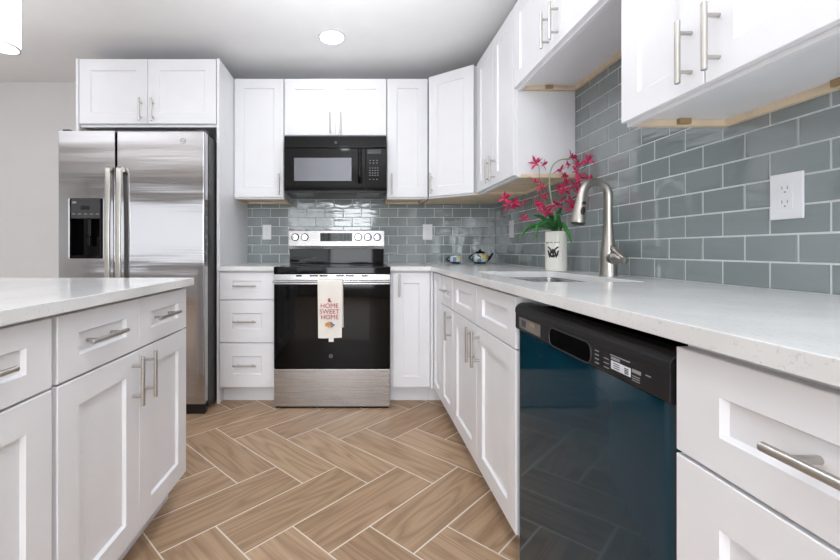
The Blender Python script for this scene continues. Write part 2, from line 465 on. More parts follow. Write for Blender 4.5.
def door(root, x0, x1, z0, z1, hx=None, hz=None, hv=True, s=0.062, name='door', sr=None, hy=None):
    up = 'wall' in root.name
    d = shaker(x0, x1, z0, z1, s, sr, *((0.008, 0.005) if up else ())).build(name, 'white', root, angle=15)
    if hx is not None:
        pull(hx, hz, hv, y=(-DT if hy is None else hy)).build('handle', 'nickel', d, 'brushed nickel bar handle')
    return d
GAP = 0.0015
def base_cab(name, loc, rz, w, depth, label, cat='cabinet', top=0.894, group=None, toe=True, endx=None):
    r = empty(name, loc, rz); tag(r, label, cat, group)
    MB().box(0.0008, w - 0.0008, 0, depth, 0.105, top, 0.0008, 1).build('carcass', 'white', r)
    if toe: MB().box(0.001, w - 0.001, 0.055, depth - 0.01, 0, 0.1045).build('toe_kick', 'white', r)
    return r
def wall_cab(name, loc, rz, w, depth, z0, z1, label, under='white', group=None, clip=False):
    """z0 = lower edge of the face frame; the bottom panel is set up inside it"""
    r = empty(name, (loc[0], loc[1], z0), rz); tag(r, label, 'cabinet', group)
    h = z1 - z0; up = 0.02
    mb = MB(); mb.box(0.0008, w - 0.0008, 0, depth, up, h, 0.0008, 1)
    mb.box(0.0008, w - 0.0008, 0, 0.019, 0, up + 0.001)
    mb.build('carcass', 'white', r)
    t = MB()
    t.box(0.0008, 0.019, 0.0195, depth, 0, up - 0.0005); t.box(w - 0.019, w - 0.0008, 0.0195, depth, 0, up - 0.0005)
    t.box(0.0195, w - 0.0195, depth - 0.019, depth, 0, up - 0.0005)
    t.build('bottom_rail', 'raw', r, 'unpainted wooden rail')
    if under == 'raw':
        MB().box(0.0195, w - 0.0195, 0.0195, depth - 0.0195, up - 0.004, up - 0.0005).build('bottom_panel', 'raw', r, 'unpainted wooden underside')
    if clip:
        MB().box(0.0195, 0.032, depth * 0.45, depth * 0.45 + 0.035, 0.003, up - 0.0006).build('corner_bracket', 'bracket', r)
        MB().box(w * 0.5, w * 0.5 + 0.04, depth - 0.031, depth - 0.0195, 0.003, up - 0.0006).build('corner_bracket', 'bracket', r)
    return r

FB = 2.52                         # door faces of the back base run
XF = 0.51                         # door faces of the right base run
DB = YB + 0.008 - FB - DT - 0.001         # carcass depth of the back base run
DR = XW + 0.008 - XF - DT - 0.001
# --- left drawer base between fridge and range
w_ = 0.372
r = base_cab('drawer_base_cabinet', (-0.927, FB + DT, 0), 0, w_, DB, 'white three-drawer base cabinet between the refrigerator and the range')
for z0, z1, sr in ((0.705, 0.885, 0.055), (0.417, 0.698, 0.085), (0.117, 0.410, 0.085)):
    d = shaker(0.004, w_ - 0.004, z0, z1, 0.085, sr).build('drawer', 'white', r, angle=15)
    pull(w_ / 2 - 0.012, (z0 + z1) / 2, False, y=-DT + 0.010).build('handle', 'nickel', d, 'brushed nickel bar handle')
# --- narrow door cabinet right of the range
w_ = 0.268
r = base_cab('base_cabinet', (0.222, FB + DT, 0), 0, w_, DB, 'narrow white one-door base cabinet right of the range')
door(r, 0.016, w_ - 0.004, 0.117, 0.885, 0.057, 0.802, s=0.07)
MB().box(w_ + 0.0005, w_ + 0.018, -DT + 0.001, 0.02, 0.105, 0.894).build('filler_strip', 'white', r)
MB().box(w_ + 0.0005, w_ + 0.09, 0.055, 0.075, 0.0, 0.1045).build('toe_filler', 'white', r)
# --- right run; local x runs towards the camera
def right(name, yfar, ynear, label, top=0.894):
    return base_cab(name, (XF + DT, yfar, 0), -PI / 2, yfar - ynear, DR, label, top=top)
r = right('corner_base_cabinet', 3.15, 2.292, 'white blind corner base cabinet under the back right corner')
door(r, 0.632, 0.855, 0.117, 0.885, s=0.045)
r = right('base_cabinet', 2.290, 2.008, 'narrow white base cabinet with one drawer over one door beside the corner')
w_ = 0.282
d = shaker(0.003, w_ - 0.003, 0.716, 0.885, 0.07, 0.05).build('drawer', 'white', r, angle=15)
pull(w_ / 2 + 0.01, 0.80, False, y=-DT + 0.010).build('handle', 'nickel', d, 'brushed nickel bar handle')
door(r, 0.003, w_ - 0.003, 0.117, 0.711, w_ - 0.036, 0.622, s=0.06)
w_ = 2.006 - 1.2095
r = right('sink_base_cabinet', 2.006, 1.2095, 'white two-door sink base cabinet with two false drawer fronts below the sink', top=0.70)
# closed front above the low carcass (room for the bowl)
mb = MB(); mb.box(0.0008, w_ - 0.0008, 0, 0.019, 0.7005, 0.894); mb.box(0.0008, 0.017, 0.0195, DR, 0.7005, 0.894); mb.box(w_ - 0.017, w_ - 0.0008, 0.0195, DR, 0.7005, 0.894)
mb.build('face_frame', 'white', r)
for a, b in ((0.003, w_ / 2 - GAP), (w_ / 2 + GAP, w_ - 0.003)):
    shaker(a, b, 0.716, 0.885, 0.068, 0.05).build('drawer_front', 'white', r, angle=15)
door(r, 0.003, w_ / 2 - GAP, 0.117, 0.711, w_ / 2 - 0.036, 0.622, s=0.068)
door(r, w_ / 2 + GAP, w_ - 0.003, 0.117, 0.711, w_ / 2 + 0.036, 0.622, s=0.068)
w_ = 0.457
r = right('drawer_base_cabinet', 0.604, 0.147, 'white drawer base cabinet nearest the camera, right of the dishwasher')
for z0, z1, sr in ((0.7185, 0.882, 0.053), (0.420, 0.7125, 0.07), (0.117, 0.414, 0.07)):
    d = shaker(0.002, w_ - 0.003, z0, z1, 0.072, sr).build('drawer', 'white', r, angle=15)
    pull(w_ / 2, (z0 + z1) / 2, False, y=-DT + 0.010).build('handle', 'nickel', d, 'brushed nickel bar handle')

# --- countertops
def slab(name, xs, ys, keep, label, z=ZC, t=0.030, **kw):
    cx = (xs[0] + xs[-1]) / 2
    o = MB().grid(xs, ys, keep, z - t, z, 0.0025, **kw).build(name, 'quartz', angle=25)
    tag(o, label, 'countertop'); return o
XC = 0.4885; YC = 2.495
slab('countertop', [-0.927, -0.549], [YC, YB - 0.001], lambda i, j: True, 'short white quartz countertop between the refrigerator and the range')
SX0, SX1, SY0, SY1 = 0.61, 1.0, 1.294, 1.923
slab('countertop', [0.219, XC, SX0, SX1, XW - 0.001], [-0.25, SY0, SY1, YC, YB - 0.001],
     lambda i, j: (i > 0 or j == 3) and not (i == 2 and j == 1), 'long white quartz countertop along the right wall with the sink cut into it',
     hole_r=0.03, hole_pts=[(SX0, SY0), (SX1, SY0), (SX0, SY1), (SX1, SY1)])
ZI = 0.92
slab('countertop', [-1.75, -0.685], [-0.5, 1.58], lambda i, j: True, 'white quartz countertop on the kitchen island', z=ZI, t=0.031)

# --- island cabinets (fronts face the aisle, +X); local x runs away from the camera
XI = -0.712; DI = 0.60; IT = ZI - 0.031 - 0.001
def isl(name, y0, w, label):
    return base_cab(name, (XI - DT, y0, 0), PI / 2, w, DI, label, top=IT)
w_ = 0.674
r = isl('island_cabinet', 0.891, w_, 'white island cabinet with two drawers over two doors at the far end')
m_ = w_ / 2
for a, b in ((0.002, m_ - 0.0006), (m_ + 0.0006, w_ - 0.001)):
    d = shaker(a, b, 0.716, IT - 0.010, 0.068, 0.052).build('drawer', 'white', r, angle=15)
    pull((a + b) / 2 - 0.008, 0.797, False, y=-DT + 0.010).build('handle', 'nickel', d, 'brushed nickel bar handle')
door(r, 0.002, m_ - 0.0006, 0.117, 0.710, m_ - 0.038, 0.621, s=0.069)
door(r, m_ + 0.0006, w_ - 0.001, 0.117, 0.710, m_ + 0.036, 0.621, s=0.069)
w_ = 0.39
r = isl('island_cabinet', 0.489, w_, 'white island cabinet with one drawer over one door at the left edge')
MB().box(w_ + 0.0005, w_ + 0.0112, -0.002, 0.3, 0.105, IT).build('filler_strip', 'white', r)
d = shaker(0.002, w_ - 0.002, 0.716, IT - 0.010, 0.068, 0.052).build('drawer', 'white', r, angle=15)
pull(w_ / 2, 0.797, False, y=-DT + 0.010).build('handle', 'nickel', d, 'brushed nickel bar handle')
door(r, 0.002, w_ - 0.002, 0.117, 0.710, 0.04, 0.621, s=0.069)

# --- wall cabinets
UB, UT = 1.42, 2.324
FU = 2.822; XU = 0.826
DUB = YB + 0.007 - FU - DT; DUR = XW + 0.007 - XU - DT
def upb(x0, x1, z0, label, under='raw'):
    return wall_cab('wall_cabinet', (x0, FU + DT), 0, x1 - x0, YB - 0.002 - FU - DT, z0, UT, label, under)
r = upb(-0.927, -0.552, UB, 'tall white one-door wall cabinet left of the microwave')
w_ = 0.375; door(r, 0.003, w_ - 0.003, 0.012, UT - UB - 0.003, w_ - 0.032, 0.105, s=0.07)
r = upb(-0.550, 0.220, 1.885, 'short white two-door wall cabinet above the microwave', 'white')
w_ = 0.770
for a, b, hx in ((0.003, w_ / 2 - GAP, w_ / 2 - 0.04), (w_ / 2 + GAP, w_ - 0.003, w_ / 2 + 0.04)):
    door(r, a, b, 0.012, UT - 1.885 - 0.003, hx, 0.095, s=0.075)
r = upb(0.222, 0.530, UB, 'tall white one-door wall cabinet right of the microwave')
w_ = 0.308; door(r, 0.003, w_ - 0.003, 0.012, UT - UB - 0.003, 0.032, 0.105, s=0.07)
# diagonal corner cabinet: face from A to B
A = Vector((0.532, FU)); B = Vector((XU, 2.612))
r = empty('corner_wall_cabinet', (A.x, A.y, UB), math.atan2(B.y - A.y, B.x - A.x)); tag(r, 'tall white diagonal wall cabinet in the back right corner', 'cabinet')
L_ = (B - A).length; dv = (B - A).normalized(); nv = Vector((-dv.y, dv.x))   # nv points into the corner
def plan(off): 
    a, b = A + nv * off, B + nv * off
    return [(a.x + 0.001, a.y), (b.x, b.y + 0.001), (XW - 0.002, b.y + 0.001), (XW - 0.002, YB - 0.002), (a.x + 0.001, YB - 0.002)]
MB().prism(plan(DT), UB + 0.02, UT, 'Z').build('carcass', 'white', r, world=True)
MB().prism(plan(DT), UB, UB + 0.0195, 'Z').build('bottom_panel', 'raw', r, 'unpainted wooden underside', world=True)
MB().box(0.001, L_ - 0.001, 0.0005, DT - 0.0005, 0.0, 0.012).build('bottom_rail', 'white', r)
door(r, 0.012, L_ - 0.012, 0.012, UT - UB - 0.003, 0.04, 0.105, s=0.07)
# right wall uppers; local x runs towards the camera
def upr(yfar, ynear, z0, label, under='white', clip=False):
    return wall_cab('wall_cabinet', (XU + DT, yfar), -PI / 2, yfar - ynear, XW - 0.002 - XU - DT, z0, UT, label, under, clip=clip)
r = upr(2.600, 1.992, UB, 'tall white two-door wall cabinet on the right wall beside the corner', 'raw')
w_ = 0.608; hh = UT - UB
door(r, 0.003, w_ / 2 - GAP, 0.012, hh - 0.003, w_ / 2 - 0.036, 0.105, s=0.068)
door(r, w_ / 2 + GAP, w_ - 0.003, 0.012, hh - 0.003, w_ / 2 + 0.036, 0.105, s=0.068)
r = upr(1.990, 1.182, 1.877, 'short white two-door wall cabinet above the sink', clip=True)
w_ = 0.808; hh = UT - 1.877
door(r, 0.003, w_ / 2 - GAP, 0.012, hh - 0.003, w_ / 2 - 0.036, 0.105, s=0.068)
door(r, w_ / 2 + GAP, w_ - 0.003, 0.012, hh - 0.003, w_ / 2 + 0.036, 0.105, s=0.068)
r = upr(1.180, 0.610, UB, 'tall white two-door wall cabinet nearest the camera on the right wall', clip=True)
w_ = 0.570; hh = UT - UB
door(r, 0.002, w_ / 2 - GAP, 0.012, hh - 0.003, w_ / 2 - 0.036, 0.105, s=0.068)
door(r, w_ / 2 + GAP, w_ - 0.003, 0.012, hh - 0.003, w_ / 2 + 0.036, 0.105, s=0.068)
# over the refrigerator
FF = 2.53
r = wall_cab('wall_cabinet', (-1.876, FF + DT), 0, 0.928, YB + 0.008 - FF - DT, 1.868, UT, 'deep white two-door cabinet above the refrigerator')
w_ = 0.928; hh = UT - 1.868
for a, b, hx in ((0.004, w_ / 2 - GAP, w_ / 2 - 0.04), (w_ / 2 + GAP, w_ - 0.004, w_ / 2 + 0.04)):
    door(r, a, b, 0.018, hh - 0.003, hx, 0.105, s=0.075)
tag(MB().box(-0.947, -0.9285, FF - 0.0, YB + 0.008, 0.0, UT, 0.001, 1).build('end_panel', 'white'), 'tall white end panel on the right side of the refrigerator', 'panel')
tag(MB().box(-1.896, -1.8775, FF - 0.0, YB + 0.008, 0.0, UT, 0.001, 1).build('end_panel', 'white'), 'tall white end panel mostly hidden behind the left side of the refrigerator', 'panel')

# ------------------------------------------------------------------ refrigerator
def fridge():
    x0, x1, yf = -1.867, -0.9525, 2.345; xs = -1.5086; zt = 1.782; zb = 0.069
    r = empty('refrigerator', ((x0 + x1) / 2, 2.75, 0)); tag(r, 'stainless steel side-by-side refrigerator with a black water dispenser', 'refrigerator')
    MB().box(x0 + 0.004, x1 - 0.004, yf + 0.068, 3.10, 0.03, zt - 0.012, 0.004).build('body', 'darkgrey', r, world=True)
    MB().box(x0 + 0.012, x1 - 0.012, yf + 0.03, yf + 0.067, 0.0, 0.062, 0.004).build('base_grille', 'black', r, world=True)
    MB().box(x0 + 0.02, x1 - 0.02, yf + 0.0605, yf + 0.0675, 0.08, zt - 0.02).build('door_seal', 'void', r, world=True)
    for a in (x0 + 0.01, x1 - 0.06):
        MB().box(a, a + 0.05, yf + 0.02, yf + 0.10, zt + 0.0005, zt + 0.014, 0.004).build('hinge_cover', 'darkgrey', r, world=True)
    dx0, dx1, dz0, dz1 = -1.792, -1.593, 0.986, 1.354
    L = MB().grid([x0, dx0, dx1, xs - 0.004], [zb, dz0, dz1, zt], lambda i, j: not (i == 1 and j == 1), yf, yf + 0.06, 0.007, plane='XZ').build('door', 'fsteel', r, world=True)
    R = MB().box(xs + 0.004, x1, yf, yf + 0.06, zb, zt, 0.012, 3).build('door', 'fsteel', r, world=True)
    for d, hx in ((L, -1.531), (R, -1.464)):
        mb = MB(); za, zb_ = 0.62, 1.552
        out = [(yf - 0.0004, za), (yf - 0.031, za), (yf - 0.043, za + 0.014)] + [(yf - 0.043 - 0.010 * math.sin(PI * t / 10), za + 0.014 + (zb_ - za - 0.028) * t / 10) for t in range(1, 10)] + [(yf - 0.043, zb_ - 0.014), (yf - 0.031, zb_), (yf - 0.0004, zb_)]
        inn = [(yf - 0.0004, zb_ - 0.03), (yf - 0.022, zb_ - 0.032), (yf - 0.027, zb_ - 0.045)] + [(yf - 0.027 - 0.010 * math.sin(PI * t / 10), zb_ - 0.045 - (zb_ - za - 0.09) * t / 10) for t in range(1, 10)] + [(yf - 0.027, za + 0.045), (yf - 0.022, za + 0.032), (yf - 0.0004, za + 0.03)]
        mb.prism(out + inn, hx - 0.017, hx + 0.017, 'X', 0.005)
        mb.build('handle', 'nickel', d, world=True)
    dm = MB(); cy = yf + 0.052
    # hollow cavity: back, sides, floor shelf
    dm.box(dx0 + 0.001, dx1 - 0.001, cy, yf + 0.059, dz0 + 0.001, dz1 - 0.001)
    dm.box(dx0 + 0.001, dx0 + 0.008, yf - 0.004, cy, dz0 + 0.001, dz1 - 0.001); dm.box(dx1 - 0.008, dx1 - 0.001, yf - 0.004, cy, dz0 + 0.001, dz1 - 0.001)
    dm.box(dx0 + 0.008, dx1 - 0.008, yf - 0.006, cy, dz0 + 0.001, dz0 + 0.016)
    dm.box(-1.715, -1.67, yf + 0.012, cy, 1.12, 1.235, 0.006); dm.box(-1.705, -1.682, yf + 0.02, yf + 0.035, 1.06, 1.13, 0.004)
    dm.build('dispenser', 'blackglass', L, world=True)
    MB().box(dx0 + 0.009, dx1 - 0.009, yf - 0.005, cy - 0.001, 1.232, dz1 - 0.001, 0.003).build('dispenser_panel', 'darkgrey', L, world=True)
    MB().box(-1.722, -1.668, yf - 0.0065, yf - 0.0045, 1.287, 1.312).build('display', 'display', L, world=True)
    bits('button', 'print', L, [(-1.775 + i * 0.037, -1.757 + i * 0.037, yf - 0.0062, yf - 0.0045, 1.258, 1.262) for i in range(5)])
    bits('indicator', 'print', L, [(-1.774, -1.75, yf - 0.0062, yf - 0.0045, 1.326, 1.338)])
    MB().box(dx0 - 0.010, dx0 - 0.001, yf - 0.004, yf - 0.0002, dz0, dz1, 0.002).build('dispenser_trim', 'chrome', L, 'bright metal edge trim', world=True)
    mb = MB(); c = (-1.0877, yf - 0.0016, 1.716)
    mb.lathe([(0.0170, 0.0013), (0.0170, 0), (0.0145, 0), (0.0145, 0.0013), (0.0170, 0.0013)], c, 28, 'Y'); text_mesh(mb, 'GE', c[0], c[2], yf - 0.0004, 0.013)
    mb.build('emblem', 'print', R, 'small round emblem', world=True)
fridge()

# ------------------------------------------------------------------ range
def range_():
    x0, x1, yf = -0.545, 0.2135, 2.457; cx = (x0 + x1) / 2
    r = empty('range', (cx, 2.8, 0)); tag(r, 'stainless steel and black glass electric range between the base cabinets', 'range')
    MB().box(x0 + 0.003, x1 - 0.003, yf + 0.046, 3.13, 0.03, 0.878).build('body', 'black', r, world=True)
    MB().box(x0 + 0.01, x1 - 0.01, yf + 0.01, yf + 0.09, 0.0, 0.0105).build('foot_rail', 'void', r, world=True)
    MB().box(x0, x1, yf, yf + 0.044, 0.012, 0.257, 0.003).build('drawer', 'steel', r, 'stainless steel storage drawer front', world=True)
    D = MB().box(x0, x1, yf, yf + 0.044, 0.261, 0.811, 0.002).build('door', 'blackglass', r, 'black glass oven door', world=True)
    MB().box(x0 + 0.135, x1 - 0.135, yf - 0.0012, yf - 0.0002, 0.45, 0.73, 0.0004, 1).build('window', 'windowglass', D, world=True)
    MB().box(x0, x1, yf - 0.001, yf + 0.044, 0.8115, 0.877, 0.002).build('door_trim', 'steel', D, 'stainless steel door top trim', world=True)
    k = yf / F
    bits('vent_slot', 'void', D, [((a - PX0) * k, (b - PX0) * k, yf - 0.0022, yf - 0.0011, 0.862, 0.872) for a, b in ((295.8, 301.8), (309.6, 318), (319.5, 327.7), (336, 344), (345.7, 354), (361.8, 368))])
    hm = MB(); zy = yf - 0.045
    hm.tube([(x0 + 0.004, zy, 0.832), (x1 - 0.004, zy, 0.832)], 0.015, 16, ry=0.009, up=(0, 0, 1))
    hm.box(x0 + 0.012, x0 + 0.035, zy + 0.004, yf - 0.001, 0.823, 0.841, 0.002); hm.box(x1 - 0.035, x1 - 0.012, zy + 0.004, yf - 0.001, 0.823, 0.841, 0.002)
    hm.build('handle', 'steel', D, 'brushed steel bar handle', world=True)
    mb = MB(); c = (cx - 0.008, yf - 0.0015, 0.343)
    mb.lathe([(0.0125, 0.0012), (0.0125, 0), (0.0105, 0), (0.0105, 0.0012), (0.0125, 0.0012)], c, 24, 'Y'); text_mesh(mb, 'GE', c[0], c[2], yf - 0.0005, 0.010)
    mb.build('emblem', 'print', D, 'small round emblem', world=True)
    C = MB().box(x0 - 0.002, x1 + 0.002, yf - 0.004, 3.06, 0.8785, 0.9265, 0.006, 3).build('cooktop', 'blackglass', r, 'black glass cooktop', world=True)
    for bx, by, br in ((cx - 0.19, 2.64, 0.105), (cx + 0.19, 2.64, 0.085), (cx - 0.19, 2.90, 0.075), (cx + 0.19, 2.90, 0.105), (cx, 2.92, 0.05)):
        MB().lathe([(br, 0), (br, 0.0004), (br - 0.003, 0.0004), (br - 0.003, 0)], (bx, by, 0.9266), 40).build('burner_ring', 'print', C, world=True)
    # backguard
    MB().prism([(3.0, 0.927), (3.0, 1.055), (3.14, 1.055), (3.14, 0.927)], x0 + 0.004, x1 - 0.004, 'X', 0.003).build('backguard_base', 'blackglass', r, world=True)
    G = MB().prism([(2.968, 1.042), (2.962, 1.072), (2.975, 1.190), (2.99, 1.195), (3.14, 1.195), (3.14, 1.0555), (2.985, 1.0555)], x0, x1, 'X', 0.003).build('backguard', 'steel', r, 'stainless steel control panel', world=True)
    def yk(z): return 2.962 + (z - 1.072) * (0.013 / 0.118)
    k = 2.968 / F
    dx0, dx1 = (320.2 - PX0) * k, (352.2 - PX0) * k
    MB().box(dx0, dx1, yk(1.137) - 0.004, yk(1.137) + 0.008, 1.103, 1.170, 0.002).build('display', 'blackglass', G, world=True)
    bits('button', 'slot', G, [(dx0 + 0.014 + i * 0.029, dx0 + 0.028 + i * 0.029, yk(1.137) - 0.0052, yk(1.137) - 0.0041, z - 0.003, z + 0.003)
         for i in range(8) for z in (1.122, 1.136, 1.15) if z == 1.136 or i in (0, 1, 2, 5, 6, 7)])
    for px in (295.2, 304.8, 358.3, 367.9, 377.5):
        x = (px - PX0) * k; z = 1.1365; y = yk(z)
        K = MB().lathe([(0.024, -0.0002), (0.024, -0.014), (0.021, -0.018), (0.0005, -0.0185)], (x, y, z), 24, 'Y').build('knob', 'chrome', G, 'silver control knob', world=True)
        MB().lathe([(0.031, 0.002), (0.0305, -0.003), (0.0245, -0.0035)], (x, y, z), 24, 'Y').build('knob_ring', 'slot', K, world=True)
        MB().box(x - 0.006, x + 0.006, y - 0.033, y - 0.0188, z - 0.023, z + 0.023, 0.003).build('knob_grip', 'chrome', K, world=True)
range_()

# ------------------------------------------------------------------ towel on the oven handle
def towel():
    r = empty('kitchen_towel', (-0.174, 2.412, 0.842)); tag(r, 'cream cotton kitchen towel stitched HOME SWEET HOME hanging from the oven handle', 'towel')
    yh = 2.412; zt = 0.8455; th = 0.003
    # profile from front hem over the bar to the back hem
    def prof(front_z, back_z):
        p = []
        for i in range(13): p.append((yh - 0.022 + 0.004 * math.sin(i / 12 * PI) * 0.6, front_z + (0.828 - front_z) * i / 12))
        for i in range(1, 10):
            t = PI - PI * i / 10; p.append((yh + 0.022 * math.cos(t), 0.832 + 0.0155 * math.sin(t) + 0.0005))
        for i in range(13): p.append((yh + 0.022 - 0.002 * i / 12, 0.828 + (back_z - 0.828) * i / 12))
        return p
    pr = prof(0.476, 0.535)
    nx = 14; rings = []
    mb = MB(); bm = mb.bm; G = []
    for i in range(nx + 1):
        t = i / nx; row = []
        for j, (y, z) in enumerate(pr):
            s = j / (len(pr) - 1)
            xl = -0.2535 + 0.004 * max(0, 1 - s * 2.6); xr = -0.099 + 0.010 * s
            amp = 0.0015 * max(0.0, 1 - min(1, s * 2.6)) + (0.0007 if s > 0.65 else 0)
            row.append(Vector((xl + (xr - xl) * t, y - amp * math.sin(t * 11 + 0.6), z - 0.002 * math.sin(t * 5) * (1 if j == 0 else 0))))
        G.append(row)
    V = [[bm.verts.new(p) for p in row] for row in G]
    for i in range(nx):
        for j in range(len(pr) - 1): bm.faces.new((V[i][j], V[i + 1][j], V[i + 1][j + 1], V[i][j + 1]))
    bmesh.ops.recalc_face_normals(bm, faces=bm.faces)
    bmesh.ops.solidify(bm, geom=list(bm.faces), thickness=0.0022)
    cl = mb.build('cloth', 'cloth', r, world=True)
    k = 2.388 / F; yt = yh - 0.0268
    def z_(py): return H - (py - PY0) * k
    def x_(px): return (px - PX0) * k
    tm = MB()
    text_mesh(tm, 'HOME', x_(329.6), z_(305.6), yt, 0.0275, 0.112)
    text_mesh(tm, 'SWEET', x_(329.5), z_(311.4), yt, 0.0275, 0.124)
    text_mesh(tm, 'HOME', x_(329.8), z_(317.0), yt, 0.0275, 0.110)
    # little cottage above the words
    hx, hz = x_(329.3), z_(299.8)
    tm.box(hx - 0.008, hx + 0.006, yt - 0.0006, yt, hz - 0.012, hz + 0.002); tm.box(hx + 0.004, hx + 0.012, yt - 0.0006, yt, hz - 0.014, hz - 0.006)
    tm.prism([(hx - 0.012, hz + 0.003), (hx + 0.010, hz + 0.003), (hx - 0.001, hz + 0.012)], yt - 0.0006, yt, 'Y')
    tm.build('lettering', 'red', cl, 'red stitched words', world=True)
    om, bmx, rm = MB(), MB(), MB(); cx, cz = x_(330), z_(324.3)
    for dx, dz, rr in ((-0.020, -0.002, 0.013), (-0.004, -0.012, 0.010), (-0.008, 0.008, 0.010)): disc(om, cx + dx, yt - 0.0008, cz + dz, rr, 'Y', 0.0008, 10)
    for dx, dz, rr in ((0.012, 0.006, 0.007), (0.022, -0.004, 0.008), (0.012, -0.014, 0.006)): disc(bmx, cx + dx, yt - 0.0008, cz + dz, rr, 'Y', 0.0008, 8)
    for dx, dz, rr in ((0.004, 0.012, 0.005), (0.006, -0.002, 0.005)): disc(rm, cx + dx, yt - 0.0009, cz + dz, rr, 'Y', 0.0009, 8)
    om.build('embroidery', 'orange', cl, 'orange stitched fruit', world=True); bmx.build('embroidery', 'bluet', cl, 'blue stitched leaves', world=True); rm.build('embroidery', 'red', cl, 'red stitched dots', world=True)
    MB().box(x_(328.6), x_(333.6), yh - 0.021, yh - 0.0195, z_(342), z_(336), 0.0005, 1).build('tag', 'plate', cl, 'white care tag', world=True)
towel()

# ------------------------------------------------------------------ microwave
def microwave():
    x0, x1, yf = -0.5385, 0.2135, 2.757; k = yf / F
    X = lambda px: (px - PX0) * k
    Z = lambda py: H - (py - PY0) * k
    zt, zb = 1.8725, 1.462
    r = empty('microwave', ((x0 + x1) / 2, 2.95, zb)); tag(r, 'black over-the-range microwave mounted above the range', 'microwave')
    MB().box(x0 + 0.002, x1 - 0.002, yf + 0.034, YB - 0.004, zb, zt, 0.003).build('body', 'black', r, world=True)
    MB().box(x0, x1, yf + 0.002, yf + 0.033, Z(147.6), zt, 0.004).build('vent_panel', 'blackglass', r, world=True)
    D = MB().box(x0, X(365.6), yf, yf + 0.033, Z(190.6), Z(148.2), 0.004).build('door', 'blackglass', r, world=True)
    MB().box(X(294), X(351.5), yf - 0.0014, yf - 0.0002, Z(181), Z(157.8), 0.0005, 1).build('window', 'mwwin', D, 'grey mesh window', world=True)
    mb = MB(); hx = X(359.8)
    pts = [(hx, yf - 0.01 - 0.03 * math.sin(PI * i / 12) ** 0.5, Z(183) + (Z(150) - Z(183)) * i / 12) for i in range(13)]
    mb.tube(pts, 0.014, 12, ry=0.009, up=(0, 1, 0))
    for z in (Z(182), Z(151)): mb.box(hx - 0.012, hx + 0.012, yf - 0.014, yf - 0.0002, z - 0.012, z + 0.012, 0.003)
    mb.build('handle', 'blackglass', D, world=True)
    P = MB().box(X(366.1), x1, yf, yf + 0.033, Z(190.6), Z(148.2), 0.004).build('control_panel', 'blackglass', r, world=True)
    MB().box(X(367.5), X(381), yf - 0.0014, yf - 0.0002, Z(154), Z(149.5)).build('display', 'display', P, world=True)
    for py in (160.5, 163, 168, 170.5, 173, 175.3, 179.4):
        n = 4 if 166 < py < 176 else 3
        for i in range(n):
            a = X(369.3) + (X(379.6) - X(369.3)) * i / n
            bits('button', 'print', P, [(a, a + 0.011, yf - 0.0012, yf - 0.0002, Z(py) - 0.002, Z(py) + 0.002)])
    mb = MB(); c = (X(335.7), yf + 0.0005, Z(142.4)); mb.lathe([(0.011, 0.0012), (0.011, 0), (0.0005, 0)], c, 20, 'Y')
    mb.build('emblem', 'slot', r, 'small round emblem', world=True)
    zz = zb - 0.0005
    for a, b in ((293, 312), (362.5, 380)):
        MB().box(X(a), X(b), yf + 0.06, yf + 0.20, zb - 0.004, zz, 0.001, 1).build('light_cover', 'print', r, world=True)
    MB().box(X(316.5), X(357), yf + 0.08, yf + 0.30, zb - 0.005, zz, 0.001, 1).build('grease_filter', 'filter', r, world=True)
microwave()

